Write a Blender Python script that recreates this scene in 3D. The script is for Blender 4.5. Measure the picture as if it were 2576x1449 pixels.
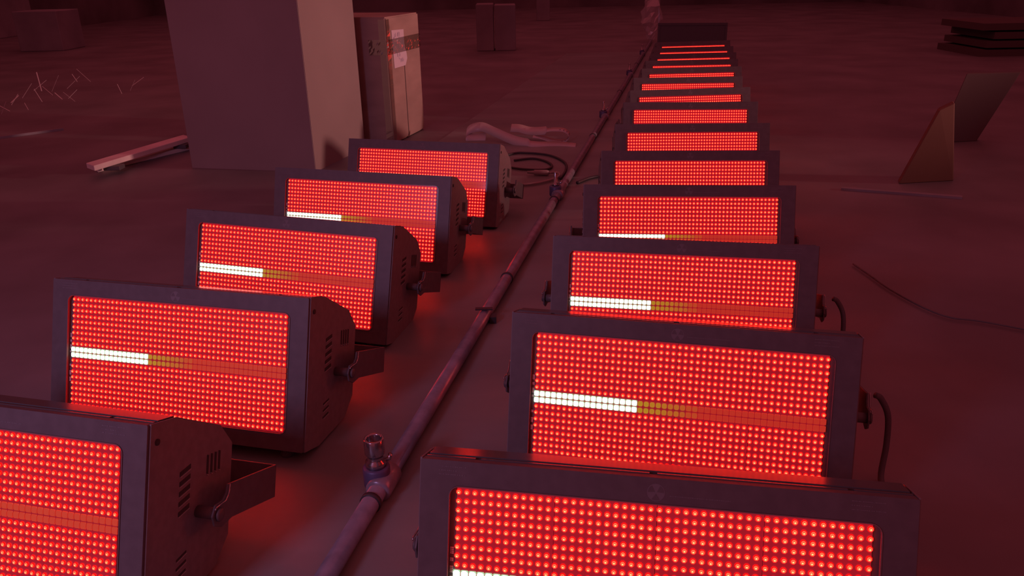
import bpy, bmesh, math, random
from mathutils import Vector, Matrix
random.seed(7)
for o in list(bpy.data.objects): bpy.data.objects.remove(o)
SC = bpy.context.scene
COL = SC.collection
PI = math.pi
EYE = 0.775                      # camera height above the floor

# ------------------------------------------------------------------ camera
PITCH, ROLL, FPX = 0.38021934, -0.02005936, 2022.29
cd = bpy.data.cameras.new('camera'); cam = bpy.data.objects.new('camera', cd); COL.objects.link(cam)
cd.sensor_width = 36.0; cd.lens = FPX / 2576 * 36.0; cd.clip_start = 0.02; cd.clip_end = 200
F = Vector((0, math.cos(PITCH), -math.sin(PITCH))); R0 = Vector((1, 0, 0)); U0 = R0.cross(F)
Rr = R0 * math.cos(ROLL) + U0 * math.sin(ROLL); Uu = -R0 * math.sin(ROLL) + U0 * math.cos(ROLL)
M = Matrix((Rr, Uu, -F)).transposed().to_4x4(); M.translation = Vector((0, 0, EYE))
cam.matrix_world = M
SC.camera = cam

# ------------------------------------------------------------------ light, world, exposure
SC.view_settings.view_transform = 'Standard'; SC.view_settings.look = 'None'
SC.view_settings.exposure = 0.0; SC.view_settings.gamma = 1.0; SC.view_settings.use_curve_mapping = False
W = bpy.data.worlds.new('added_ambient'); SC.world = W; W.use_nodes = True
bg = W.node_tree.nodes['Background']; bg.inputs[0].default_value = (1.0, 0.13, 0.18, 1); bg.inputs[1].default_value = 0.295  # even reddish ambient added to lift the darks, in place of haze and flare

def area(name, loc, target, size, color, power, size_y=None):
    l = bpy.data.lights.new(name, 'AREA'); l.size = size; l.color = color; l.energy = power
    if size_y: l.shape = 'RECTANGLE'; l.size_y = size_y
    o = bpy.data.objects.new(name, l); COL.objects.link(o); o.location = loc
    d = Vector(target) - Vector(loc); o.rotation_euler = d.to_track_quat('-Z', 'Y').to_euler()
    return o
WORK = area('work_lamp', (6.5, 2.0, 1.1), (-0.7, 3.7, 1.6), 0.2, (1.0, 0.40, 0.39), 1)
_l = bpy.data.lights.new('work_lamp', 'SPOT'); _l.color = (1.0, 0.40, 0.39); _l.energy = 1000; _l.spot_size = math.radians(36); _l.spot_blend = 0.7; _l.shadow_soft_size = 0.14
WORK.data = _l
VIOLET = area('violet_flare_fill', (-1.35, -0.45, 1.15), (-0.9, 1.4, 0.0), 0.4, (0.80, 0.50, 1.0), 4.2)  # added fill with no real source, tints the near left like lens flare
VIOLET.data.spread = math.radians(115)

# ------------------------------------------------------------------ materials
def mat(name, col, rough=0.6, metal=0.0, noise=None, spec=0.4, bump=0.0, emit=None, estr=1.0, sampling=None):
    m = bpy.data.materials.new(name); m.use_nodes = True; nt = m.node_tree
    b = nt.nodes['Principled BSDF']
    b.inputs['Base Color'].default_value = (*col, 1); b.inputs['Roughness'].default_value = rough
    b.inputs['Metallic'].default_value = metal; b.inputs['Specular IOR Level'].default_value = spec
    if noise:
        sc, amt, stretch = noise
        tc = nt.nodes.new('ShaderNodeTexCoord'); mp = nt.nodes.new('ShaderNodeMapping'); nz = nt.nodes.new('ShaderNodeTexNoise')
        mp.inputs['Scale'].default_value = stretch; nz.inputs['Scale'].default_value = sc; nz.inputs['Detail'].default_value = 6
        cr = nt.nodes.new('ShaderNodeValToRGB')
        lo = tuple(max(0, c * (1 - amt)) for c in col); hi = tuple(min(1, c * (1 + amt)) for c in col)
        cr.color_ramp.elements[0].color = (*lo, 1); cr.color_ramp.elements[1].color = (*hi, 1)
        cr.color_ramp.elements[0].position = 0.35; cr.color_ramp.elements[1].position = 0.68
        nt.links.new(tc.outputs['Object'], mp.inputs[0]); nt.links.new(mp.outputs[0], nz.inputs['Vector'])
        nt.links.new(nz.outputs['Fac'], cr.inputs[0]); nt.links.new(cr.outputs[0], b.inputs['Base Color'])
        if bump:
            bp = nt.nodes.new('ShaderNodeBump'); bp.inputs['Strength'].default_value = bump; bp.inputs['Distance'].default_value = 0.004
            nt.links.new(nz.outputs['Fac'], bp.inputs['Height']); nt.links.new(bp.outputs[0], b.inputs['Normal'])
    if emit:
        b.inputs['Emission Color'].default_value = (*emit, 1); b.inputs['Emission Strength'].default_value = estr
    if sampling: m.cycles.emission_sampling = sampling
    return m
def glow(name, col, s=1.0, sampling='NONE'):
    m = bpy.data.materials.new(name); m.use_nodes = True; nt = m.node_tree
    for n in list(nt.nodes):
        if n.type == 'BSDF_PRINCIPLED': nt.nodes.remove(n)
    e = nt.nodes.new('ShaderNodeEmission'); e.inputs[0].default_value = (*col, 1); e.inputs[1].default_value = s
    nt.links.new(e.outputs[0], nt.nodes['Material Output'].inputs[0]); m.cycles.emission_sampling = sampling
    return m
M_FLOOR = mat('dark_stage_floor', (0.18, 0.18, 0.185), 0.5, noise=(2.2, 0.20, (1, 1, 1)), bump=0.05)
M_SHEET = mat('worn_floor_sheet', (0.20, 0.245, 0.235), 0.42, noise=(1.6, 0.18, (0.6, 2.4, 1)), bump=0.25)
M_WALL = mat('dark_hall_wall', (0.16, 0.155, 0.16), 0.9, noise=(0.9, 0.35, (1, 1, 1)))
M_CASE = mat('black_powder_coat', (0.120, 0.112, 0.118), 0.45, noise=(60, 0.08, (1, 1, 1)))
M_TOP = mat('satin_black_top', (0.11, 0.11, 0.115), 0.17, spec=1.0)
M_SIDE = mat('dark_grey_side_paint', (0.215, 0.20, 0.205), 0.5, noise=(80, 0.08, (1, 1, 1)))
M_SLOT = mat('vent_black', (0.05, 0.05, 0.05), 0.8)
M_LIP = mat('vent_lip_metal', (0.5, 0.5, 0.5), 0.3, 0.3)
M_PRINT = mat('grey_print', (0.170, 0.165, 0.175), 0.6)
M_RUB = mat('rubber', (0.09, 0.09, 0.09), 0.9)
M_CHROME = mat('worn_chrome', (0.40, 0.38, 0.40), 0.2, 0.9)
M_CHIP = mat('white_circuit_part', (0.75, 0.75, 0.72), 0.5)
M_BOARD = mat('led_circuit_board', (0.10, 0.02, 0.03), 0.35, emit=(1.0, 0.02, 0.045), estr=0.27, sampling='FRONT')  # red LED light falling on the board put in as even emission
G_CORE = glow('led_core', (1.0, 0.10, 0.035), 9.0)
G_IN = glow('led_inner', (1.0, 0.005, 0.003), 7.0)
G_RING = glow('led_ring', (1.0, 0.025, 0.011), 8.0)
G_OUT = glow('led_outer', (1.0, 0.0012, 0.001), 5.0)
G_WHITE = glow('white_led_lit', (0.92, 1.0, 0.88), 3.2, 'FRONT')
G_WEDGE = glow('white_led_lit_edge', (0.62, 1.0, 0.55), 0.75)
M_UNL = []  # unlit white LEDs: neighbours' light painted in as emission, yellow fading to red
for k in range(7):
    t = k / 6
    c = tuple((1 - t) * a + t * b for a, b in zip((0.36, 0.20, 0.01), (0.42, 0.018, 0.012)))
    M_UNL.append(mat('unlit_led_spill', (0.3, 0.16, 0.03), 0.5, emit=c, estr=1.0, sampling='NONE'))
M_PHB = mat('unlit_led_base_spill', (0.2, 0.05, 0.03), 0.5, emit=(0.30, 0.02, 0.02), estr=0.9, sampling='NONE')  # red spill on the unlit LED rims, also put in as emission
def glassmat(name, tint, gl=0.05, rough=0.05):
    m = bpy.data.materials.new(name); m.use_nodes = True; nt = m.node_tree
    for n in list(nt.nodes):
        if n.type == 'BSDF_PRINCIPLED': nt.nodes.remove(n)
    a = nt.nodes.new('ShaderNodeBsdfTransparent'); a.inputs[0].default_value = (*tint, 1)
    g = nt.nodes.new('ShaderNodeBsdfGlossy'); g.inputs['Roughness'].default_value = rough
    x = nt.nodes.new('ShaderNodeMixShader'); x.inputs[0].default_value = gl
    nt.links.new(a.outputs[0], x.inputs[1]); nt.links.new(g.outputs[0], x.inputs[2]); nt.links.new(x.outputs[0], nt.nodes['Material Output'].inputs[0])
    return m
M_GLASS = glassmat('clear_cover', (1, 1, 1), 0.03, 0.1)
M_BAG = glassmat('clear_plastic_film', (0.80, 0.78, 0.78), 0.30, 0.22)
_nt = M_BAG.node_tree; _o = _nt.nodes['Material Output']; _x = _o.inputs[0].links[0].from_socket
_d = _nt.nodes.new('ShaderNodeBsdfDiffuse'); _d.inputs[0].default_value = (0.8, 0.78, 0.78, 1); _m = _nt.nodes.new('ShaderNodeMixShader'); _m.inputs[0].default_value = 0.32
_nt.links.new(_x, _m.inputs[1]); _nt.links.new(_d.outputs[0], _m.inputs[2]); _nt.links.new(_m.outputs[0], _o.inputs[0])
M_ACR = mat('clear_cover_edge', (0.22, 0.16, 0.16), 0.2)
M_PILLAR = mat('painted_column', (0.30, 0.27, 0.25), 0.8, noise=(3, 0.06, (1, 1, 1)))
M_CARD = mat('brown_cardboard', (0.36, 0.285, 0.24), 0.85, noise=(5, 0.10, (1, 1, 3)))
M_PAPER = mat('pale_paper', (0.62, 0.60, 0.66), 0.8)
M_INK = mat('marker_ink', (0.08, 0.07, 0.2), 0.8)
M_TAPE = glassmat('shiny_packing_tape', (0.85, 0.83, 0.8), 0.35, 0.12)
M_WOOD = mat('raw_plank', (0.80, 0.74, 0.68), 0.8, noise=(6, 0.15, (1, 1, 1)))
M_PIPE = mat('scuffed_steel_tube', (0.27, 0.27, 0.33), 0.28, 0.2, noise=(30, 0.2, (1, 1, 1)))
M_CLAMP = mat('blue_black_clamp', (0.10, 0.10, 0.20), 0.45, 0.2)
M_CABLE = mat('black_cable', (0.05, 0.05, 0.055), 0.5)
M_FCAB = mat('dusty_black_cable', (0.12, 0.12, 0.125), 0.7)
M_GCABLE = mat('grey_cable', (0.35, 0.34, 0.34), 0.5)
M_STRAP = mat('printed_strap', (0.50, 0.46, 0.44), 0.35)
M_ORNG = mat('dull_brown_board', (0.155, 0.085, 0.055), 0.8, noise=(4, 0.1, (1, 1, 1)))
M_DIM = mat('dim_brown_board', (0.10, 0.075, 0.07), 0.8)
M_GREY = mat('dusty_grey_board', (0.26, 0.27, 0.29), 0.8, noise=(3, 0.15, (1, 1, 1)))
M_ROAD = mat('black_road_case', (0.10, 0.10, 0.105), 0.6)
M_GLINT = mat('glossy_offcut', (0.6, 0.6, 0.6), 0.2, 0.3)

# ------------------------------------------------------------------ helpers
def tag(o, label=None, cat=None, group=None, kind=None):
    if label: o['label'] = label
    if cat: o['category'] = cat
    if group: o['group'] = group
    if kind: o['kind'] = kind
    return o
def mk(name, bm, mats, parent=None, smooth=False):
    me = bpy.data.meshes.new(name); bm.normal_update(); bm.to_mesh(me); bm.free()
    for m in (mats if isinstance(mats, (list, tuple)) else [mats]): me.materials.append(m)
    if smooth:
        for p in me.polygons: p.use_smooth = True
    return link(name, me, parent)
def link(name, me, parent=None, loc=None):
    o = bpy.data.objects.new(name, me); COL.objects.link(o)
    if parent: o.parent = parent
    if loc is not None: o.location = loc
    return o
def empty(name, loc, rz=0):
    o = bpy.data.objects.new(name, None); COL.objects.link(o); o.location = loc; o.rotation_euler = (0, 0, rz)
    o.empty_display_size = 0.05
    return o
def hexa(bm, pts, mi=0):
    v = [bm.verts.new(p) for p in pts]
    for f in ((0, 3, 2, 1), (4, 5, 6, 7), (0, 1, 5, 4), (1, 2, 6, 5), (2, 3, 7, 6), (3, 0, 4, 7)):
        bm.faces.new([v[i] for i in f]).material_index = mi
def box(bm, a, b, mi=0):
    (x0, y0, z0), (x1, y1, z1) = a, b
    hexa(bm, [(x0, y0, z0), (x1, y0, z0), (x1, y1, z0), (x0, y1, z0), (x0, y0, z1), (x1, y0, z1), (x1, y1, z1), (x0, y1, z1)], mi)
def prism(bm, poly, off, mi=0):                       # poly: 3D points, off: extrusion vector
    off = Vector(off); a = [bm.verts.new(p) for p in poly]; b = [bm.verts.new(Vector(p) + off) for p in poly]
    n = len(poly)
    bm.faces.new(a[::-1]).material_index = mi; bm.faces.new(b).material_index = mi
    for i in range(n): bm.faces.new((a[i], a[(i + 1) % n], b[(i + 1) % n], b[i])).material_index = mi
def tube(bm, pts, r, n=10, mi=0, cap=True, radii=None):
    pts = [Vector(p) for p in pts]; rings = []
    up = Vector((0, 0, 1)); prev = None
    for i, p in enumerate(pts):
        t = (pts[min(i + 1, len(pts) - 1)] - pts[max(i - 1, 0)]).normalized()
        s = prev - t * prev.dot(t) if prev else t.cross(up)
        if s.length < 1e-4: s = t.cross(Vector((1, 0, 0)))
        s.normalize(); prev = s; q = t.cross(s)
        rr = radii[i] if radii else r
        rings.append([bm.verts.new(p + (s * math.cos(a) + q * math.sin(a)) * rr) for a in [2 * PI * k / n for k in range(n)]])
    for a, b in zip(rings, rings[1:]):
        for k in range(n): bm.faces.new((a[k], a[(k + 1) % n], b[(k + 1) % n], b[k])).material_index = mi
    if cap: bm.faces.new(rings[0][::-1]).material_index = mi; bm.faces.new(rings[-1]).material_index = mi
def lathe(bm, prof, c, axis='Z', n=20, mi=0):
    c = Vector(c); rings = []
    for r, h in prof:
        ring = []
        for k in range(n):
            a = 2 * PI * k / n; x, y = r * math.cos(a), r * math.sin(a)
            v = {'Z': (x, y, h), 'X': (h, x, y), 'Y': (x, h, y)}[axis]
            ring.append(bm.verts.new(c + Vector(v)))
        rings.append(ring)
    for a, b in zip(rings, rings[1:]):
        for k in range(n): bm.faces.new((a[k], a[(k + 1) % n], b[(k + 1) % n], b[k])).material_index = mi
    if prof[0][0] > 1e-5: bm.faces.new(rings[0][::-1]).material_index = mi
    if prof[-1][0] > 1e-5: bm.faces.new(rings[-1]).material_index = mi
def smoothpath(pts, sub=6):
    P = [Vector(p) for p in pts]; out = []
    for i in range(len(P) - 1):
        a, b, c, d = P[max(i - 1, 0)], P[i], P[i + 1], P[min(i + 2, len(P) - 1)]
        for k in range(sub):
            t = k / sub
            out.append(0.5 * ((2 * b) + (c - a) * t + (2 * a - 5 * b + 4 * c - d) * t * t + (-a + 3 * b - 3 * c + d) * t ** 3))
    out.append(P[-1]); return out

# ------------------------------------------------------------------ the setting
def slab(name, pts, z0, z1, m):
    bm = bmesh.new(); prism(bm, [(x, y, z0) for x, y in pts], (0, 0, z1 - z0)); o = mk(name, bm, m); o['kind'] = 'structure'; return o
slab('floor', [(-7, -2.5), (7, -2.5), (7, 17), (-7, 17)], -0.1, 0.0, M_FLOOR)
slab('wall_back', [(-7, 17), (7, 17), (7, 17.2), (-7, 17.2)], 0, 4, M_WALL)
slab('wall_left', [(-7.2, -2.5), (-7, -2.5), (-7, 17.2), (-7.2, 17.2)], 0, 4, M_WALL)
slab('wall_right', [(7, -2.5), (7.2, -2.5), (7.2, 17.2), (7, 17.2)], 0, 4, M_WALL)
# square column
bm = bmesh.new(); prism(bm, [(-1.36, 3.40, 0), (-0.803, 3.279, 0), (-0.675, 3.75, 0), (-1.232, 3.871, 0)], (0, 0, 3.9))
bmesh.ops.bevel(bm, geom=[e for e in bm.edges if abs(e.verts[0].co.z - e.verts[1].co.z) > 1], offset=0.002, segments=2, affect='EDGES')
tag(mk('square_column', bm, M_PILLAR), 'tall square painted column behind the left row, its right face lit pink', 'column')
# thin floor sheet under both rows; its left edge runs parallel to the rows
def rowx(y, x0): return x0 + 0.223 * (y - 4.45)
bm = bmesh.new(); ny, nx = 60, 24; grid = []
for j in range(ny + 1):
    y = -1.2 + (7.9 + 1.2) * j / ny; xl = rowx(y, -0.205) - (0.0 if y > 3.4 else 0.0); row = []
    for i in range(nx + 1):
        x = xl + 1.40 * i / nx
        z = 0.0022 + (0.0012 * math.sin(x * 9 + y * 3) * math.sin(y * 7 + x) if 0 < i < nx and 0 < j < ny else 0)
        row.append(bm.verts.new((x, y, z)))
    grid.append(row)
for j in range(ny):
    for i in range(nx): bm.faces.new((grid[j][i], grid[j][i + 1], grid[j + 1][i + 1], grid[j + 1][i]))
r = bmesh.ops.extrude_face_region(bm, geom=bm.faces[:]); bmesh.ops.translate(bm, vec=(0, 0, 0.0006), verts=[v for v in r['geom'] if isinstance(v, bmesh.types.BMVert)])
tag(mk('floor_sheet', bm, M_SHEET, smooth=False), 'pale worn floor sheet lying under both rows of lights', 'floor sheet')

# ------------------------------------------------------------------ the LED panel light
CP = 0.42 / 47; RP = CP * 1.12536945; HW = 0.2525
def L(r, b, d): return Vector((r, b - 0.06, 0.226 - d))       # measured frame -> local frame of the light
PROF = [(0.012, -0.0335), (0.05, -0.033), (0.145, -0.003), (0.176, 0.028), (0.176, 0.157), (0.147, 0.193), (0.05, 0.2235), (0.012, 0.2245)]
def me_of(name, bm, mats, smooth=False):
    me = bpy.data.meshes.new(name); bm.normal_update(); bm.to_mesh(me); bm.free()
    for m in (mats if isinstance(mats, (list, tuple)) else [mats]): me.materials.append(m)
    if smooth:
        for p in me.polygons: p.use_smooth = True
    return me
ME = {}
bm = bmesh.new()
prism(bm, [L(-HW + 0.003, b, d) for b, d in PROF], (2 * HW - 0.006, 0, 0))
ME['housing'] = me_of('housing', bm, M_TOP)
SP = [(0.0, -0.035)] + [(b + (0.002 if b > 0.1 else 0), d + (-0.0015 if d < 0.1 else 0.0015)) for b, d in PROF[1:-1]] + [(0.0, 0.2255)]
bm = bmesh.new(); prism(bm, [(0, b - 0.06, 0.226 - d) for b, d in SP], (0.0022, 0, 0))
ME['side_panel'] = me_of('side_panel', bm, M_SIDE)
# bezel with rounded window
def roundrect(x0, x1, d0, d1, rad, k=6):
    out = []
    for cx, cd_, a0 in ((x1 - rad, d0 + rad, -90), (x1 - rad, d1 - rad, 0), (x0 + rad, d1 - rad, 90), (x0 + rad, d0 + rad, 180)):
        for i in range(k + 1):
            a = math.radians(a0 + 90 * i / k); out.append((cx + rad * math.cos(a), cd_ + rad * math.sin(a)))
    return out
def frame_mesh(inner, outer, b0, b1):
    bm = bmesh.new(); n = len(inner)
    a = [bm.verts.new(L(x, b0, d)) for x, d in inner]; b = [bm.verts.new(L(x, b0, d)) for x, d in outer]
    c = [bm.verts.new(L(x, b1, d)) for x, d in inner]; e = [bm.verts.new(L(x, b1, d)) for x, d in outer]
    for i in range(n):
        j = (i + 1) % n
        bm.faces.new((a[i], a[j], b[j], b[i])); bm.faces.new((c[j], c[i], e[i], e[j]))
        bm.faces.new((b[i], b[j], e[j], e[i])); bm.faces.new((a[j], a[i], c[i], c[j]))
    bmesh.ops.recalc_face_normals(bm, faces=bm.faces); return bm
WIN = roundrect(-0.2205, 0.2205, -0.0078, 0.1985, 0.012)
ME['bezel'] = me_of('bezel', frame_mesh(WIN, roundrect(-HW, HW, -0.0345, 0.2255, 0.002), -0.004, 0.0085), M_CASE)
ME['cover_edge'] = me_of('cover_edge', frame_mesh(roundrect(-0.2192, 0.2192, -0.0065, 0.1972, 0.0105), roundrect(-0.2203, 0.2203, -0.0076, 0.1983, 0.0118), -0.0052, -0.001), M_ACR)
bm = bmesh.new(); bm.faces.new([bm.verts.new(L(x, -0.0042, d)) for x, d in roundrect(-0.2195, 0.2195, -0.0068, 0.1975, 0.011)])
ME['cover_pane'] = me_of('cover_pane', bm, M_GLASS)
# seam strips along the top: raised lip in four runs, a groove behind
bm = bmesh.new()
for x0, x1 in ((-0.250, -0.195), (-0.189, -0.0075), (0.0005, 0.189), (0.195, 0.250)):
    box(bm, L(x0, 0.0095, -0.0334), L(x1, 0.0135, -0.0352))
ME['top_lip'] = me_of('top_lip', bm, M_TOP)
bm = bmesh.new(); box(bm, L(-0.249, 0.0145, -0.0331), L(0.249, 0.0185, -0.0342)); ME['seam'] = me_of('seam', bm, M_SLOT)
bm = bmesh.new(); box(bm, L(-0.2495, 0.019, -0.0331), L(0.2495, 0.0495, -0.0356)); ME['top_plate'] = me_of('top_plate', bm, M_TOP)
# circuit board: four tiles with fine seams
bm = bmesh.new()
for k in range(4):
    x0, x1 = -0.2125 + k * 12 * CP + (0 if k == 0 else 0.0), -0.2125 + (k + 1) * 12 * CP
    if k == 3: x1 = 0.2125
    box(bm, L(x0 + 0.0003, 0.0010, -0.006), L(x1 - 0.0003, 0.0026, 0.197))
bmesh.ops.recalc_face_normals(bm, faces=bm.faces)
ME['led_board'] = me_of('led_board', bm, M_BOARD)
bm = bmesh.new(); box(bm, L(-0.2205, 0.0030, -0.0078), L(0.2205, 0.0036, 0.1985)); ME['back_tray'] = me_of('back_tray', bm, M_CASE)
# red LED: concentric lens bands; local origin at its centre
def led(bm, o):
    rings = []
    for rad, h in ((0.00092, -0.0016), (0.00135, -0.0015), (0.00235, -0.0010), (0.00325, 0.0004)):
        rings.append([bm.verts.new(o + Vector((rad * math.cos(2 * PI * k / 8 + 0.39), h, rad * math.sin(2 * PI * k / 8 + 0.39) - (0.0003 if rad < 0.001 else 0)))) for k in range(8)])
    bm.faces.new(rings[0]).material_index = 0
    for i, (a, b) in enumerate(zip(rings, rings[1:])):
        for k in range(8): bm.faces.new((a[k], b[k], b[(k + 1) % 8], a[(k + 1) % 8])).material_index = i + 1
LM = [G_CORE, G_IN, G_RING, G_OUT]
bm = bmesh.new(); led(bm, Vector((0, 0, 0))); ME['red_led'] = me_of('red_led', bm, LM)
def cell(c, row): return L((c - 23.5) * CP, 0.0, row * RP)
ALLRED = [(c, r_) for r_ in list(range(9)) + list(range(11, 20)) for c in range(48)]
def led_mesh(cells):
    bm = bmesh.new()
    for c, r_ in cells: led(bm, cell(c, r_))
    return me_of('red_led', bm, LM)
ME['red_all'] = led_mesh(ALLRED)
# white LED package: chamfered square
def wled(bm, o, m_out, m_in):
    s, h = 0.00415, 0.0045
    def ring(sx, sz, ch, y): return [bm.verts.new(o + Vector(p)) for p in ((-sx + ch, y, -sz), (sx - ch, y, -sz), (sx, y, -sz + ch), (sx, y, sz - ch), (sx - ch, y, sz), (-sx + ch, y, sz), (-sx, y, sz - ch), (-sx, y, -sz + ch))]
    a = ring(s, h, 0.0008, 0.0004); b = ring(s * 0.90, h * 0.90, 0.0019, -0.0006)
    for k in range(8): bm.faces.new((a[k], b[k], b[(k + 1) % 8], a[(k + 1) % 8])[::-1]).material_index = m_out
    bm.faces.new(b).material_index = m_in
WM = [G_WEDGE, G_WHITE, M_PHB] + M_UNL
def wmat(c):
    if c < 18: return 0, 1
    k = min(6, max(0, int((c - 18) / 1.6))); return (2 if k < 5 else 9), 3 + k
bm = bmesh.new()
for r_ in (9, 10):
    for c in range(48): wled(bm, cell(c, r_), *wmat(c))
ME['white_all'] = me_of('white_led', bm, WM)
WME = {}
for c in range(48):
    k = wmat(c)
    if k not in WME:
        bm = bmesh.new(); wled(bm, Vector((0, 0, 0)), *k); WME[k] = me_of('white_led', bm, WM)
# emblem: round print with three dark wedges (a warning trefoil)
bm = bmesh.new(); cx, cdn, R1 = 0.0, -0.0192, 0.0092
disc = [bm.verts.new(L(cx + R1 * math.cos(a), -0.00425, cdn - R1 * math.sin(a))) for a in [2 * PI * k / 36 for k in range(36)]]
bm.faces.new(disc)
for a0 in (30, 150, 270):
    pts = [L(cx + 0.0012 * math.cos(math.radians(a0)), -0.0044, cdn - 0.0012 * math.sin(math.radians(a0)))]
    for k in range(9):
        a = math.radians(a0 - 30 + 60 * k / 8); pts.append(L(cx + 0.0083 * math.cos(a), -0.0044, cdn - 0.0083 * math.sin(a)))
    bm.faces.new([bm.verts.new(p) for p in pts]).material_index = 1
bmesh.ops.recalc_face_normals(bm, faces=bm.faces)
ME['emblem'] = me_of('emblem', bm, [M_PRINT, M_CASE])
# fine print blocks in the two top corners (illegible in the photograph: runs of tiny marks)
rng = random.Random(3)
def printblock(x0, lines, w):
    bm = bmesh.new()
    for i in range(lines):
        x = x0; d = -0.0285 + i * 0.0043; end = x0 + w * (1.0 if i != 1 else 0.62)
        while x < end:
            g = rng.uniform(0.0006, 0.0022)
            p = [(x, d), (x + g, d), (x + g, d + 0.0011), (x, d + 0.0011)]
            bm.faces.new([bm.verts.new(L(a, -0.00425, b)) for a, b in p]); x += g + rng.choice((0.0003, 0.0003, 0.0010))
    bmesh.ops.recalc_face_normals(bm, faces=bm.faces); return me_of('fine_print', bm, M_PRINT)
ME['print_a'] = printblock(-0.232, 3, 0.030); ME['print_b'] = printblock(0.190, 3, 0.032)
bm = bmesh.new(); x = 0.014
while x < 0.075:
    g = rng.uniform(0.0006, 0.002); bm.faces.new([bm.verts.new(L(a, -0.00425, b)) for a, b in ((x, -0.0172), (x + g, -0.0172), (x + g, -0.0160), (x, -0.0160))]); x += g + 0.0005
bmesh.ops.recalc_face_normals(bm, faces=bm.faces); ME['print_c'] = me_of('fine_print', bm, M_PRINT)
# driver parts in the strip left of the LEDs
bm = bmesh.new()
for d, h in ((0.062, 0.008), (0.074, 0.004), (0.083, 0.008), (0.094, 0.003), (0.118, 0.004), (0.130, 0.008), (0.142, 0.008)):
    for k in range(4): box(bm, L(-0.2185 + 0.0003, 0.0022, d + k * h / 4), L(-0.2145, 0.0012, d + (k + 0.55) * h / 4))
bmesh.ops.recalc_face_normals(bm, faces=bm.faces); ME['driver_parts'] = me_of('driver_parts', bm, M_CHIP)
# vent slots (dark recess with a bright pressed lip), on both side panels
def slot_mesh(pts):
    bm = bmesh.new(); (b0, d0), (b1, d1), (b2, d2), (b3, d3) = pts
    prism(bm, [(0, b - 0.06, 0.226 - d) for b, d in pts], (0.0007, 0, 0), 0)
    prism(bm, [(0, b - 0.06, 0.226 - d) for b, d in ((b3, d3), (b2, d2), (b2, d2 + 0.0009), (b3, d3 + 0.0009))], (0.0016, 0, 0), 1)
    bmesh.ops.recalc_face_normals(bm, faces=bm.faces); return me_of('vent_slot', bm, [M_SLOT, M_LIP])
SLOTS = [[(0.060, d + 0.003), (0.082, d - 0.003), (0.082, d + 0.003), (0.060, d + 0.009)] for d in (0.036, 0.049, 0.062, 0.075, 0.088)]
SLOTS += [[(0.060, d + 0.003), (0.080, d - 0.003), (0.080, d + 0.000), (0.060, d + 0.006)] for d in (0.150, 0.162, 0.174)]
SLOTS += [[(b, 0.030), (b + 0.004, 0.031), (b + 0.004, 0.058), (b, 0.056)] for b in (0.118, 0.127, 0.136, 0.145)]
SLME = [slot_mesh(s) for s in SLOTS]
bm = bmesh.new()
for me in SLME: bm.from_mesh(me)
ME['slots_all'] = me_of('vent_slot', bm, [M_SLOT, M_LIP])
bm = bmesh.new(); lathe(bm, [(0.0042, 0), (0.0042, 0.0012), (0.002, 0.0018), (0, 0.0018)], (0, 0.0125 - 0.06, 0.226 + 0.011), 'X', 14); ME['screw'] = me_of('screw', bm, M_SLOT)
# U-shaped yoke bar
YR = 0.283
bm = bmesh.new()
arm = [(0.094, 0.088), (0.112, 0.086), (0.119, 0.078), (0.121, 0.067), (0.250, 0.073), (0.250, 0.122), (0.135, 0.116), (0.112, 0.122), (0.094, 0.116), (0.088, 0.102)]
for s in (-1, 1): prism(bm, [L(s * YR, b, d) for b, d in arm], (s * 0.003, 0, 0))
prism(bm, [L(-YR - 0.003, b, d) for b, d in ((0.247, 0.073), (0.250, 0.073), (0.250, 0.122), (0.247, 0.122))], (2 * YR + 0.006, 0, 0))
bmesh.ops.recalc_face_normals(bm, faces=bm.faces); bmesh.ops.bevel(bm, geom=bm.edges[:], offset=0.0006, segments=1, affect='EDGES')
ME['yoke'] = me_of('yoke', bm, M_CASE)
# locking knob with lever: hub between side panel and arm, knob outside
for s, nm in ((-1, 'knob_l'), (1, 'knob_r')):
    bm = bmesh.new()
    lathe(bm, [(0.008, s * 0.0), (0.008, s * 0.030)], (s * 0.2547, 0.102 - 0.06, 0.226 - 0.102), 'X', 16)
    lathe(bm, [(0.008, 0.0), (0.009, s * 0.002), (0.007, s * 0.004), (0, s * 0.004)], (s * 0.2865, 0.102 - 0.06, 0.226 - 0.102), 'X', 16)
    bmesh.ops.recalc_face_normals(bm, faces=bm.faces); ME[nm] = me_of('knob', bm, M_CASE, True)

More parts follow.
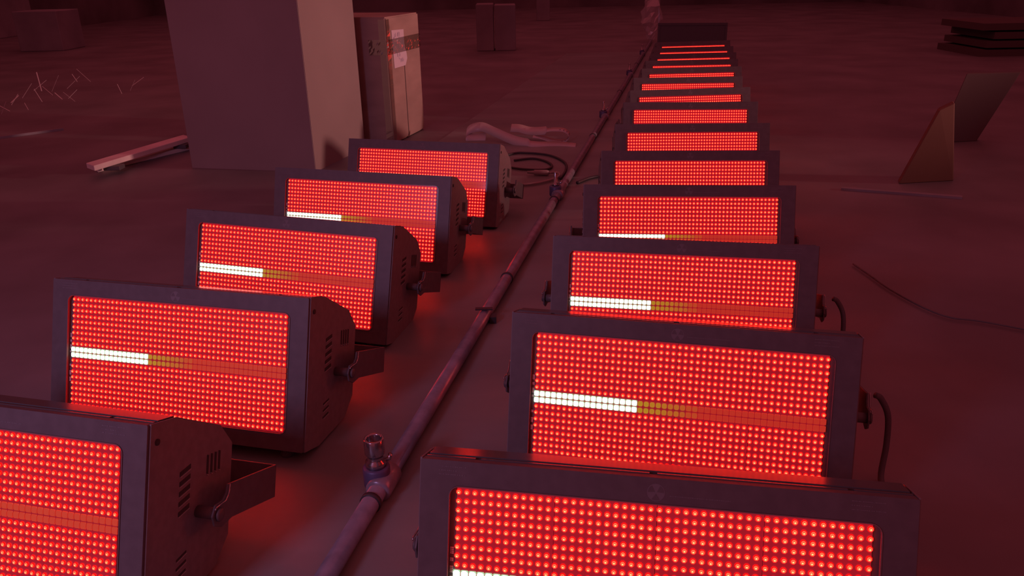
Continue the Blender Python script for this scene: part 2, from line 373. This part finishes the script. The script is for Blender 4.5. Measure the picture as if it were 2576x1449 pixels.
bm = bmesh.new()                                       # thin bright locking lever curving along the front end of the arm
for s in (0,):
    tube(bm, [L(s * 0.2885, b, d) for b, d in ((0.1215, 0.066), (0.1200, 0.078), (0.1130, 0.0865), (0.1010, 0.0885), (0.0920, 0.0895), (0.0890, 0.093))], 0.0011, 8)
ME['lever'] = me_of('lever', bm, M_CHROME, True)
SHOW = {'R1', 'R2', 'R3', 'L1', 'L2'}                 # LEDs about 10 pixels or more across: built one by one
def project(p):
    v = p - Vector((0, 0, EYE)); z = v.dot(F)
    return (1288 + FPX * v.dot(Rr) / z, 724.5 - FPX * v.dot(Uu) / z, z)
ROWLIM = {'R1': 9, 'R2': 18, 'R3': 12, 'L1': 17, 'L2': 20}
def panel_light(key, pose, label, group):
    x, y, z, yaw, tilt, rl = pose; z += EYE
    r = Vector((math.cos(yaw), math.sin(yaw), 0)); n = Vector((math.sin(yaw), -math.cos(yaw), 0))
    d = Vector((0, 0, -1)) * math.cos(tilt) + n * math.sin(tilt)
    r2 = r * math.cos(rl) + d * math.sin(rl); d2 = d * math.cos(rl) - r * math.sin(rl); up = -d2; b = up.cross(r2)
    O = Vector((x, y, z)) - r2 * 0 - b * (-0.06) - up * 0.226     # local (0,0,0) in the world
    Mx = Matrix((r2, b, up)).transposed().to_4x4(); Mx.translation = O
    root = bpy.data.objects.new('led_panel_light', None); COL.objects.link(root); root.empty_display_size = 0.05
    root.matrix_world = Mx
    tag(root, label, 'light', group)
    link('housing', ME['housing'], root)
    for s in (-1, 1):
        sp = link('side_panel', ME['side_panel'], root)
        if s > 0: sp.location = (HW - 0.0002, 0, 0)
        else: sp.location = (-HW + 0.0002, 0, 0); sp.scale = (-1, 1, 1)
        sc_ = link('screw', ME['screw'], sp); sc_.location = (0.0022, 0, 0)
        if key[0] == 'L' and s > 0 and key in ('L1', 'L2', 'L3'):
            for me in SLME: link('vent_slot', me, sp).location = (0.0022, 0, 0)
        else:
            sl = link('vent_slots', ME['slots_all'], sp); sl.location = (0.0022, 0, 0); sl['kind'] = 'stuff'
    bz = link('bezel', ME['bezel'], root)
    for k in ('print_a', 'print_b', 'print_c'): link('fine_print', ME[k], bz)
    link('emblem', ME['emblem'], bz)
    link('top_lip', ME['top_lip'], root); link('seam_strip', ME['seam'], root); link('top_plate', ME['top_plate'], root)
    link('cover_edge', ME['cover_edge'], root); link('cover_pane', ME['cover_pane'], root)
    link('back_tray', ME['back_tray'], root)
    board = link('led_board', ME['led_board'], root)
    link('driver_parts', ME['driver_parts'], board)['kind'] = 'stuff'
    if key in SHOW:
        cand = []
        for c, w in ALLRED:
            if w >= ROWLIM[key]: continue
            px, py, dz = project(Mx @ cell(c, w))
            if -5 < px < 2581 and -5 < py < 1454: cand.append((dz, c, w))
        cand.sort(); pick = {(c, w) for _, c, w in cand[:300]}
        for c, w in pick: link('red_led', ME['red_led'], board, cell(c, w))
        rest = link('red_leds', led_mesh([k for k in ALLRED if k not in pick]), board); rest['kind'] = 'stuff'
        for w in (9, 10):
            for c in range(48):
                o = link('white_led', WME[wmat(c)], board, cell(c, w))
                if c < 18: o['label'] = 'lit white LED'
    else:
        o = link('red_leds', ME['red_all'], board); o['kind'] = 'stuff'
        o = link('white_leds', ME['white_all'], board); o['kind'] = 'stuff'; o['label'] = 'double row of white LEDs, lit at its left end'
    link('yoke', ME['yoke'], root); link('lever', ME['lever'], root, (0.2885, 0, 0)); link('lever', ME['lever'], root, (-0.2885, 0, 0)); link('knob', ME['knob_l'], root); link('knob', ME['knob_r'], root)
    # rubber feet down to the floor
    inv = Mx.inverted()
    for sx in (-0.21, 0.21):
        for bb, dd in ((0.020, 0.224), (0.135, 0.197)):
            top = Mx @ L(sx, bb, dd); bot = Vector((top.x, top.y, 0.003)); top = top + up * 0.004
            fb = bmesh.new(); tube(fb, [inv @ bot, inv @ (bot + Vector((0, 0, 0.004))), inv @ top], 0.01, 10, radii=[0.011, 0.012, 0.008])
            bmesh.ops.recalc_face_normals(fb, faces=fb.faces); mk('rubber_foot', fb, M_RUB, root)
    return root
POSES = {
'R1': (0.14393, 0.68784, -0.5256, -0.20121, 0.33841, -0.01375), 'R2': (0.24249, 1.07067, -0.52744, -0.28199, 0.28387, -0.02008),
'R3': (0.3315, 1.4769, -0.53501, -0.22671, 0.29734, -0.01195), 'R4': (0.43294, 1.89165, -0.53301, -0.09516, 0.30126, 0.00135),
'R5': (0.52023, 2.2834, -0.53487, -0.06656, 0.29843, 0.00389), 'R6': (0.61068, 2.67363, -0.52954, -0.06842, 0.29939, -0.00023),
'R7': (0.69768, 3.11267, -0.52808, -0.08881, 0.29869, 0.00019), 'R8': (0.76682, 3.44051, -0.52495, -0.00139, 0.30159, -0.00891),
'R9': (0.8436, 3.84865, -0.52936, -0.03453, 0.30163, 0.00129), 'R10': (0.93605, 4.19702, -0.52679, -0.01265, 0.30242, -0.0056),
'R11': (1.0141, 4.557, -0.52839, -0.01413, 0.30227, -0.0019), 'R12': (1.11269, 4.96478, -0.5345, -0.02761, 0.30222, -0.008),
'R13': (1.18335, 5.287, -0.52887, 0.02351, 0.30227, -0.0027), 'R14': (1.26683, 5.68252, -0.52834, 0.02877, 0.30222, -0.00518),
'L1': (-0.68473, 0.88398, -0.53205, -0.23643, 0.33939, 0.00551), 'L2': (-0.58181, 1.28545, -0.53777, -0.25573, 0.33111, -0.00642),
'L3': (-0.49996, 1.71579, -0.54168, -0.24298, 0.31483, 0.02611), 'L4': (-0.4034, 2.13281, -0.54117, -0.21172, 0.29887, 0.01935),
'L5': (-0.27732, 2.55443, -0.54632, -0.22484, 0.31519, 0.01146)}
ORD = ['nearest', 'second', 'third', 'fourth', 'fifth', 'sixth', 'seventh', 'eighth', 'ninth', 'tenth', 'eleventh', 'twelfth', 'thirteenth', 'farthest']
for i in range(14):
    k = 'R%d' % (i + 1)
    if i == 0: lb = 'largest black panel light, nearest in the right row, cropped at the bottom'
    elif i == 13: lb = 'farthest panel light of the right row, thin red strip before the dark case'
    elif i == 11: lb = 'twelfth panel light in the right row, red LEDs showing only at its right end'
    elif i in (1, 2): lb = 'black panel light with a half-lit white bar, %s from the front in right row' % ORD[i]
    elif i == 3: lb = 'fourth panel light in the right row, its white bar just above its front neighbour'
    else: lb = 'panel light showing a strip of red LEDs, %s from the front in right row' % ORD[i]
    panel_light(k, POSES[k], lb, 'LED panel lights in the long right row')
LL = ['black panel light cropped by the left edge, nearest in the left row',
      'black panel light with a white bar, second in the left row, fully framed',
      'black panel light with a white bar, third and middle of the left row',
      'black panel light of red LEDs, fourth in the left row, beside the column foot',
      'black panel light, farthest in the left row, in front of the cardboard box']
for i in range(5): panel_light('L%d' % (i + 1), POSES['L%d' % (i + 1)], LL[i], 'LED panel lights in the short left row')

# ------------------------------------------------------------------ steel tube with clamps
def px(y): return -0.449 + 0.2225 * y
root = empty('steel_tube', (px(1.0), 1.0, 0.0)); tag(root, 'long scuffed steel tube lying between the two rows of lights', 'tube')
Z0 = 0.019
def rel(p): return Vector(p) - Vector(root.location)
bm = bmesh.new(); tube(bm, [rel((px(y), y, Z0)) for y in (0.3, 2.2, 3.75, 5.5, 8.9)], 0.0145, 20); mk('tube', bm, M_PIPE, root, True)
for y in (1.02, 1.96, 2.70, 3.80, 5.2, 6.7):
    bm = bmesh.new(); tube(bm, [rel((px(y + dy), y + dy, Z0)) for dy in (-0.004, 0.004)], 0.0168, 20); mk('collar', bm, M_CABLE, root, True)
CY = (1.075, 2.79, 4.35, 6.10, 7.55)
CW = ['nearest the camera, its hollow end up', 'beside the coiled cables', 'third along the tube', 'fourth along the tube', 'farthest along the tube']
for i, y in enumerate(CY):
    c = bpy.data.objects.new('tube_clamp', None); COL.objects.link(c); c.parent = root; c.location = rel((px(y), y, 0)); c.empty_display_size = 0.02
    c['label'] = 'dark clamp with upright chrome socket, ' + CW[i]
    bm = bmesh.new()
    ax = Vector((0.217, 0.976, 0)); off = Vector((-0.010, 0.0, 0))
    tube(bm, [Vector((0, 0, Z0)) + ax * t for t in (-0.030, -0.026, 0.026, 0.030)], 0.02, 20, radii=[0.0175, 0.0205, 0.0205, 0.0175])
    mk('clamp_sleeve', bm, M_PIPE, c, True)
    bm = bmesh.new(); lathe(bm, [(0.019, 0.012), (0.0215, 0.016), (0.0215, 0.046), (0.019, 0.049)], off, 'Z', 24); mk('clamp_body', bm, M_CLAMP, c, True)
    bm = bmesh.new()
    if i == 0: lathe(bm, [(0.0165, 0.0488), (0.0165, 0.058), (0.0125, 0.061), (0.0125, 0.070), (0.0150, 0.071), (0.0158, 0.073), (0.0158, 0.098), (0.0150, 0.099), (0.0118, 0.099), (0.0112, 0.097), (0.0112, 0.060), (0, 0.060)], off, 'Z', 28)
    else: lathe(bm, [(0.013, 0.0488), (0.012, 0.056), (0.006, 0.060), (0.0058, 0.096), (0.0035, 0.101), (0, 0.101)], off, 'Z', 16)
    mk('socket', bm, M_CHROME, c, True)
    bm = bmesh.new(); tube(bm, [off + Vector((0.012, 0.004, 0.055)), off + Vector((0.021, 0.006, 0.058)), off + Vector((0.023, 0.006, 0.066))], 0.0035, 8); mk('wing_nut', bm, M_CHROME, c, True)
bm = bmesh.new(); box(bm, (0.013, -0.012, 0.0035), (0.028, 0.012, 0.020)); box(bm, (-0.02, -0.006, 0.0355), (0.02, 0.006, 0.0385))
c = mk('bracket_tab', bm, M_CABLE, root); c.location = rel((px(1.72), 1.72, 0))

# ------------------------------------------------------------------ cardboard box
N = Vector((-0.545, 3.80, 0)); E1 = Vector((0.108, 0.385, 0)); E2 = Vector((-0.345, 0.097, 0)); BH = 0.575
root = empty('cardboard_box', N); tag(root, 'tall brown cardboard box with a taped paper label, right of the column', 'box')
bm = bmesh.new(); prism(bm, [(0, 0, 0.003), E1 + Vector((0, 0, 0.003)), E1 + E2 + Vector((0, 0, 0.003)), E2 + Vector((0, 0, 0.003))], (0, 0, BH - 0.003))
bmesh.ops.bevel(bm, geom=bm.edges[:], offset=0.006, segments=2, affect='EDGES'); mk('carton', bm, M_CARD, root)
nE = Vector((0.963, -0.270, 0))                        # outward normal of the wide right face
def fp(u, h, o=0.001): return E1 * u + nE * o + Vector((0, 0, h))
bm = bmesh.new()                                       # flap seam down the face
hexa(bm, [fp(0.46, 0.005, 0), fp(0.475, 0.005, 0), fp(0.475, 0.005, 0.0012), fp(0.46, 0.005, 0.0012), fp(0.46, 0.40, 0), fp(0.475, 0.40, 0), fp(0.475, 0.40, 0.0012), fp(0.46, 0.40, 0.0012)])
mk('flap_seam', bm, M_DIM, root)
def sheet(name, uv, m, o, par=root, thick=0.0006):
    bm = bmesh.new(); prism(bm, [fp(u, h, o) for u, h in uv], nE * thick); bmesh.ops.recalc_face_normals(bm, faces=bm.faces); return mk(name, bm, m, par)
lab = sheet('paper_label', [(0.14, 0.515), (0.50, 0.510), (0.50, 0.44), (0.55, 0.40), (0.56, 0.375), (0.50, 0.345), (0.16, 0.345)], M_PAPER, 0.0012)
lab['label'] = 'pale torn paper label with handwriting'
bm = bmesh.new(); rng = random.Random(5)               # handwriting strokes (illegible)
def stroke(u, h, du, dh):
    a, b = fp(u, h, 0.0020), fp(u + du, h + dh, 0.0020); s = (b - a).cross(nE).normalized() * 0.0011
    bm.faces.new([bm.verts.new(q) for q in (a - s, b - s, b + s, a + s)])
for u, h in ((0.18, 0.482), (0.30, 0.482), (0.27, 0.39), (0.36, 0.366)):
    for k in range(5): stroke(u + k * 0.018, h + rng.uniform(-0.003, 0.003), rng.uniform(-0.01, 0.02), rng.choice((0.018, 0.012, -0.01)))
bmesh.ops.recalc_face_normals(bm, faces=bm.faces); mk('handwriting', bm, M_INK, lab)
bm = bmesh.new(); rng = random.Random(9)               # wrinkled tape band round the box
cols, rows_ = 46, 8; G = []
for i in range(cols + 1):
    t = i / cols; col = []
    for j in range(rows_ + 1):
        w = rng.uniform(0, 0.0022) if 0 < j < rows_ else 0.0006
        h = BH - 0.165 + 0.067 * j / rows_
        if t < 0.2: p = E2 * (0.25 * (1 - t / 0.2)) + Vector((-0.270, -0.963, 0)) * (0.0025 + w) + Vector((0, 0, h))
        else: p = fp((t - 0.2) / 0.8, h, 0.0030 + w)
        col.append(bm.verts.new(p))
    G.append(col)
for i in range(cols):
    for j in range(rows_): bm.faces.new((G[i][j], G[i + 1][j], G[i + 1][j + 1], G[i][j + 1]))
mk('packing_tape', bm, M_TAPE, root)
bm = bmesh.new(); G = []                               # clear tape down the near corner
for i in range(31):
    h = 0.01 + (BH - 0.02) * i / 30; G.append([bm.verts.new(E2 * 0.10 + Vector((-0.270, -0.963, 0)) * (0.0016 + rng.uniform(0, 0.0015)) + Vector((0, 0, h))), bm.verts.new(Vector((0.2, -0.9, 0)) * 0.0022 + Vector((0, 0, h))), bm.verts.new(fp(0.09, h, 0.0022 + rng.uniform(0, 0.0015)))])
for a, b in zip(G, G[1:]):
    for k in range(2): bm.faces.new((a[k], a[k + 1], b[k + 1], b[k]))
mk('corner_tape', bm, M_TAPE, root)

# ------------------------------------------------------------------ planks left of the column
def plank(name, p0, p1, wv, z0, z1, m, label, group=None):
    o = empty(name, ((p0[0] + p1[0]) / 2, (p0[1] + p1[1]) / 2, 0)); c = Vector(o.location)
    a, b, w = Vector((*p0, 0)) - c, Vector((*p1, 0)) - c, Vector((*wv, 0)); bm = bmesh.new()
    prism(bm, [a + Vector((0, 0, z0)), b + Vector((0, 0, z0)), b + w + Vector((0, 0, z0)), a + w + Vector((0, 0, z0))], (0, 0, z1 - z0))
    bmesh.ops.recalc_face_normals(bm, faces=bm.faces); bmesh.ops.bevel(bm, geom=bm.edges[:], offset=0.002, segments=1, affect='EDGES')
    mk('board', bm, m, o); return tag(o, label, 'plank', group)
plank('wooden_plank', (-1.683, 3.218), (-1.500, 3.80), (-0.058, 0.055), 0.036, 0.058, M_WOOD, 'upper pale plank of the pair sloping toward the column foot', 'planks left of the column')
plank('wooden_plank', (-1.74, 3.35), (-1.46, 3.86), (-0.040, 0.050), 0.0, 0.018, M_WOOD, 'lower narrow plank under the upper pale plank', 'planks left of the column')
plank('support_block', (-1.69, 3.30), (-1.62, 3.30), (0, 0.05), 0.018, 0.036, M_ROAD, 'small black block holding up the near end of the pale plank')['category'] = 'block'
plank('support_block', (-1.56, 3.72), (-1.50, 3.72), (0, 0.05), 0.018, 0.036, M_ROAD, 'small black block holding up the far end of the pale plank')['category'] = 'block'

# ------------------------------------------------------------------ strap, cables
def ribbon(name, pts, w, m, label, cat, tilt=None):
    P = smoothpath(pts, 8); bm = bmesh.new(); rows = []
    o = empty(name, (P[0].x, P[0].y, 0)); c = Vector(o.location)
    for i, p in enumerate(P):
        t = (P[min(i + 1, len(P) - 1)] - P[max(i - 1, 0)]).normalized()
        f = tilt(i / (len(P) - 1)) if tilt else 0
        s = Vector((0.15, 1, 0)).normalized() * math.cos(f) + Vector((0, 0, 1)) * math.sin(f)
        q = s.cross(t).normalized() * 0.0006
        lo = p - s * w / 2; hi = p + s * w / 2
        rows.append([bm.verts.new(v - c) for v in (lo - q, hi - q, hi + q, lo + q)])
    for a, b in zip(rows, rows[1:]):
        for k in range(4): bm.faces.new((a[k], a[(k + 1) % 4], b[(k + 1) % 4], b[k]))
    bm.faces.new(rows[0][::-1]); bm.faces.new(rows[-1]); bmesh.ops.recalc_face_normals(bm, faces=bm.faces)
    s_ = mk('band', bm, m, o, True); tag(o, label, cat); return o, s_, P
st, band, P = ribbon('printed_strap', [(0.305, 3.66, 0.006), (0.22, 3.70, 0.008), (0.12, 3.70, 0.010), (0.03, 3.74, 0.020), (-0.06, 3.82, 0.044), (-0.13, 3.88, 0.062), (-0.19, 3.88, 0.050), (-0.205, 3.86, 0.024), (-0.17, 3.86, 0.012), (-0.11, 3.86, 0.016)], 0.05, M_STRAP,
    'long wavy printed strap with a flat tail, on the floor behind the left row', 'strap', lambda t: 0.9 if t > 0.25 else 0.35)
lp, band2, P2 = ribbon('printed_strap', [(0.01, 3.93, 0.045), (0.05, 3.90, 0.048), (0.10, 3.86, 0.042), (0.15, 3.80, 0.052), (0.21, 3.76, 0.066), (0.26, 3.75, 0.062), (0.283, 3.75, 0.036), (0.255, 3.75, 0.012), (0.205, 3.76, 0.014), (0.15, 3.79, 0.026), (0.115, 3.80, 0.030)], 0.06, M_STRAP,
    'shiny printed strap curled into a loop beside the steel tube', 'strap', lambda t: 0.5 if t < 0.35 else 0.12)
bm = bmesh.new(); rng = random.Random(11)              # printed marks on the loop
for i in range(len(P2)):
    if 34 < i < 58 and i % 3 == 0:
        p = P2[i] - Vector(lp.location); t = (P2[i + 1] - P2[i]).normalized(); s = Vector((0.15, 1, 0)).normalized(); nn = s.cross(t).normalized()
        if nn.z < 0 and i < 48: nn = -nn
        for k in (-0.016, -0.004, 0.008):
            a = p + s * k; bm.faces.new([bm.verts.new(v + sg * 0.0012 * nn) for sg in (1,) for v in (a, a + s * 0.008, a + s * 0.008 + t * 0.003, a + t * 0.003)])
mk('print_marks', bm, M_INK, lp)
def cable(name, pts, r, m, label, plug=None):
    P = smoothpath(pts, 6); o = empty(name, (P[0].x, P[0].y, 0)); c = Vector(o.location); bm = bmesh.new()
    tube(bm, [p - c for p in P], r, 8); mk('cord', bm, m, o, True)
    if plug:
        a = Vector(plug[0]) - c; b = Vector(plug[1]) - c; bm = bmesh.new(); d = b - a
        tube(bm, [a, a + d * 0.3, a + d * 0.34, a + d * 0.9, b], 0.01, 12, radii=[r * 1.1, 0.0075, 0.0105, 0.0115, 0.009]); mk('plug', bm, m, o, True)
    return tag(o, label, 'cable')
cz = 0.009
cable('power_cable', [(-0.17, 3.24, cz), (0.0, 3.50, cz), (0.085, 3.52, cz), (0.18, 3.46, cz), (0.232, 3.32, cz), (0.225, 3.18, cz), (0.195, 3.05, cz)], 0.0048, M_CABLE, 'black cable in a wide arc, behind the farthest light of the left row')
cable('power_cable', [(0.02, 3.38, cz), (0.10, 3.41, cz), (0.155, 3.35, cz), (0.175, 3.26, cz), (0.14, 3.20, cz), (0.05, 3.22, cz), (-0.03, 3.28, cz)], 0.0048, M_CABLE, 'black cable in a small loop, inside the wide arc')
cable('plug_cable', [(0.155, 3.125, 0.013), (0.185, 3.135, 0.013), (0.195, 3.09, 0.012), (0.165, 3.04, cz), (0.09, 2.98, cz), (0.00, 2.96, cz), (-0.06, 2.98, cz)], 0.0048, M_GCABLE, 'grey cable bent back from a grey plug, near the second clamp', ((0.07, 3.135, 0.016), (0.155, 3.125, 0.014)))
cable('power_cable', [(0.255, 2.98, cz), (0.32, 3.06, cz), (0.40, 3.08, cz), (0.48, 3.04, cz)], 0.006, M_CABLE, 'short black cable crossing from the tube to the right row')
cable('floor_cable', [(0.93, 2.05, 0.006), (0.939, 1.957, 0.006), (0.948, 1.86, 0.006), (0.975, 1.746, 0.006), (1.01, 1.686, 0.006), (1.07, 1.66, 0.006), (1.20, 1.57, 0.006)], 0.0022, M_FCAB, 'thin dark cable curving over the floor at the right side')
for (k, nm) in (('R2', 'second'), ('R3', 'third')):
    x, y, z, *_ = POSES[k]; zz = z + EYE
    cable('hanging_cable', [(x + 0.322, y + 0.03, zz - 0.105), (x + 0.332, y + 0.03, zz - 0.112), (x + 0.345, y + 0.025, zz - 0.14), (x + 0.348, y + 0.02, zz - 0.19), (x + 0.338, y + 0.0, 0.008), (x + 0.33, y - 0.05, 0.008)], 0.005, M_FCAB, 'black cable hanging at the right end of the %s light in the right row' % nm)

# ------------------------------------------------------------------ plastic bag over the far end of the tube
o = empty('plastic_bag', (1.535, 9.0, 0)); tag(o, 'crumpled clear plastic bag hanging over the far end of the steel tube', 'bag')
bm = bmesh.new(); rng = random.Random(21); prof = [(0.02, 0.015), (0.035, 0.03), (0.05, 0.07), (0.065, 0.11), (0.085, 0.15), (0.10, 0.19), (0.105, 0.24), (0.10, 0.30), (0.092, 0.36), (0.075, 0.42), (0.045, 0.50), (0.018, 0.58)]
rings = []
for r_, h in prof:
    rings.append([bm.verts.new((0.01 + r_ * (1 + rng.uniform(-0.28, 0.28)) * math.cos(a), r_ * 0.6 * (1 + rng.uniform(-0.3, 0.3)) * math.sin(a), h + rng.uniform(-0.012, 0.012))) for a in [2 * PI * k / 14 for k in range(14)]])
for a, b in zip(rings, rings[1:]):
    for k in range(14): bm.faces.new((a[k], a[(k + 1) % 14], b[(k + 1) % 14], b[k]))
mk('film', bm, M_BAG, o)
bm = bmesh.new()                                       # torn flap at the right
pts = [(0.08, 0.0, 0.14), (0.125, 0.02, 0.135), (0.105, 0.0, 0.26), (0.08, 0.01, 0.34)]; v = [bm.verts.new(p) for p in pts]; bm.faces.new((v[0], v[1], v[2])); bm.faces.new((v[0], v[2], v[3])); mk('torn_flap', bm, M_BAG, o)

# ------------------------------------------------------------------ things at the back
def crate(name, x0, x1, y0, y1, h, m, label, cat, seams=(), edge=None, z0=0.0):
    o = empty(name, ((x0 + x1) / 2, (y0 + y1) / 2, 0)); hx, hy = (x1 - x0) / 2, (y1 - y0) / 2
    bm = bmesh.new(); box(bm, (-hx, -hy, z0), (hx, hy, h)); bmesh.ops.bevel(bm, geom=bm.edges[:], offset=0.006, segments=1, affect='EDGES'); mk('body', bm, m, o)
    for s in seams:
        bm = bmesh.new(); box(bm, (-hx + s * 2 * hx - 0.006, -hy - 0.002, z0 + 0.01), (-hx + s * 2 * hx + 0.006, -hy, h - 0.01)); mk('seam', bm, M_SLOT, o)
    if edge:
        for a, b in (((-hx - .004, -hy - .004, h - .016), (hx + .004, -hy + .014, h + .003)), ((-hx - .004, -hy - .004, z0), (-hx + .014, -hy + .014, h - .017)), ((hx - .014, -hy - .004, z0), (hx + .004, -hy + .014, h - .017))):
            bm = bmesh.new(); box(bm, a, b); mk('edge_trim', bm, edge, o)
    return tag(o, label, cat)
_rc = crate('road_case', 1.30, 1.85, 6.89, 7.39, 0.318, M_ROAD, 'dark road case behind the farthest light of the right row', 'case', edge=M_ROAD)
_rc.rotation_euler = (0, 0, -0.219)
crate('carton', -0.30, -0.135 + 0.005, 8.3, 8.6, 0.44, M_GREY, 'dim pale carton standing at the back, left one of a close pair', 'box')
crate('carton', -0.118, 0.088, 8.3, 8.6, 0.43, M_GREY, 'dim pale carton standing at the back, right one of a close pair', 'box')
crate('floor_stand', 0.46, 0.66, 12.9, 13.05, 0.75, M_GREY, 'dim pale upright panel at the far back, right of the carton pair', 'panel')
crate('cross_rail', 0.67, 1.18, 12.92, 13.0, 0.60, M_GREY, 'dim pale rail reaching right from the upright panel', 'rail', z0=0.40)
crate('grey_crate', -5.40, -4.92, 9.3, 9.8, 0.42, M_GREY, 'dim grey crate in the upper left background, behind the glossy scraps', 'crate')
crate('pale_panel', -6.95, -6.85, 10.9, 12.3, 0.95, M_GREY, 'dim pale panel leaning on the left wall near the top edge', 'panel', z0=0.0)
# tapered brown board and what leans behind it, at right
def wedge(name, base, top, thick, m, label, cat):
    c = Vector(((base[0][0] + base[1][0]) / 2, (base[0][1] + base[1][1]) / 2, 0)); o = empty(name, c); bm = bmesh.new()
    prism(bm, [Vector(p) - c for p in (base[0], base[1], top[1], top[0])], (0.02, thick, 0)); bmesh.ops.recalc_face_normals(bm, faces=bm.faces)
    bmesh.ops.bevel(bm, geom=bm.edges[:], offset=0.003, segments=1, affect='EDGES')
    mk('board', bm, m, o); return tag(o, label, cat)
wedge('tapered_board', ((1.44, 2.90, 0), (1.66, 2.93, 0)), ((1.545, 2.90, 0.27), (1.60, 2.91, 0.292)), 0.05, M_ORNG, 'dull brown tapered board standing on the floor at the right side', 'board')
wedge('leaning_board', ((1.93, 3.60, 0), (2.12, 3.62, 0)), ((2.02, 3.62, 0.30), (2.27, 3.64, 0.30)), 0.03, M_DIM, 'dim brown board leaning behind the tapered board', 'board')
bm = bmesh.new(); prism(bm, [(1.20, 2.83, 0), (1.56, 2.68, 0), (1.57, 2.70, 0), (1.21, 2.85, 0)], (0, 0, 0.008)); bmesh.ops.recalc_face_normals(bm, faces=bm.faces)
tag(mk('thin_batten', bm, M_GREY), 'thin pale batten flat on the floor before the tapered board', 'batten')
# wrapped stack, upper right
o = empty('wrapped_stack', (4.75, 7.3, 0)); tag(o, 'dark stack of boards partly wrapped in shiny film at the upper right edge', 'stack')
for k in range(4):
    bm = bmesh.new(); a = 0.05 * ((k * 7) % 3 - 1); box(bm, (-0.75 + a, -0.35, 0.07 * k), (0.45 + a, 0.35, 0.07 * k + 0.055)); mk('board', bm, M_DIM, o)
bm = bmesh.new(); rng = random.Random(4); G = []
for i in range(15):
    G.append([bm.verts.new((-0.05 + 0.55 * i / 14, -0.37 + 0.25 * (j / 9) + rng.uniform(-0.02, 0.02) if j > 4 else -0.38 - rng.uniform(0, 0.03), 0.02 + (0.28 * min(j, 5) / 5) + rng.uniform(0, 0.03))) for j in range(10)])
for i in range(14):
    for j in range(9): bm.faces.new((G[i][j], G[i + 1][j], G[i + 1][j + 1], G[i][j + 1]))
mk('film', bm, M_BAG, o)
# glossy scraps, upper left
bm = bmesh.new(); rng = random.Random(8)
def sliver(x, y, z, ang, ln, w=0.004, lean=0.4):
    d = Vector((math.cos(ang) * math.cos(lean), math.sin(ang) * math.cos(lean), math.sin(lean))) * ln; s = d.cross(Vector((0, 0, 1))).normalized() * w; u = Vector((0, 0, 0.002)); p = Vector((x, y, z))
    hexa(bm, [p - s, p + s, p + d + s, p + d - s, p - s + u, p + s + u, p + d + s + u, p + d - s + u])
for k in range(50):
    t = rng.random(); x = -3.9 + 1.1 * t + rng.gauss(0, 0.2); y = 4.7 + 1.2 * rng.random() - 0.1 * t
    sliver(x, y, rng.uniform(0.002, 0.14) * (1.1 - 0.5 * t), rng.uniform(0, PI), rng.uniform(0.05, 0.14), rng.uniform(0.0012, 0.0032), rng.uniform(-0.0, 1.2))
tag(mk('glossy_scraps', bm, M_GLINT), 'scattered heap of thin glossy scraps on the floor at the upper left', 'scraps', kind='stuff')
bm = bmesh.new(); prism(bm, [(-2.80, 3.98, 0), (-2.40, 4.36, 0), (-2.41, 4.37, 0), (-2.81, 3.99, 0)], (0, 0, 0.012)); bmesh.ops.recalc_face_normals(bm, faces=bm.faces)
tag(mk('edge_strip', bm, M_GREY), 'thin pale strip on the floor at the left edge, in front of the scraps', 'strip')
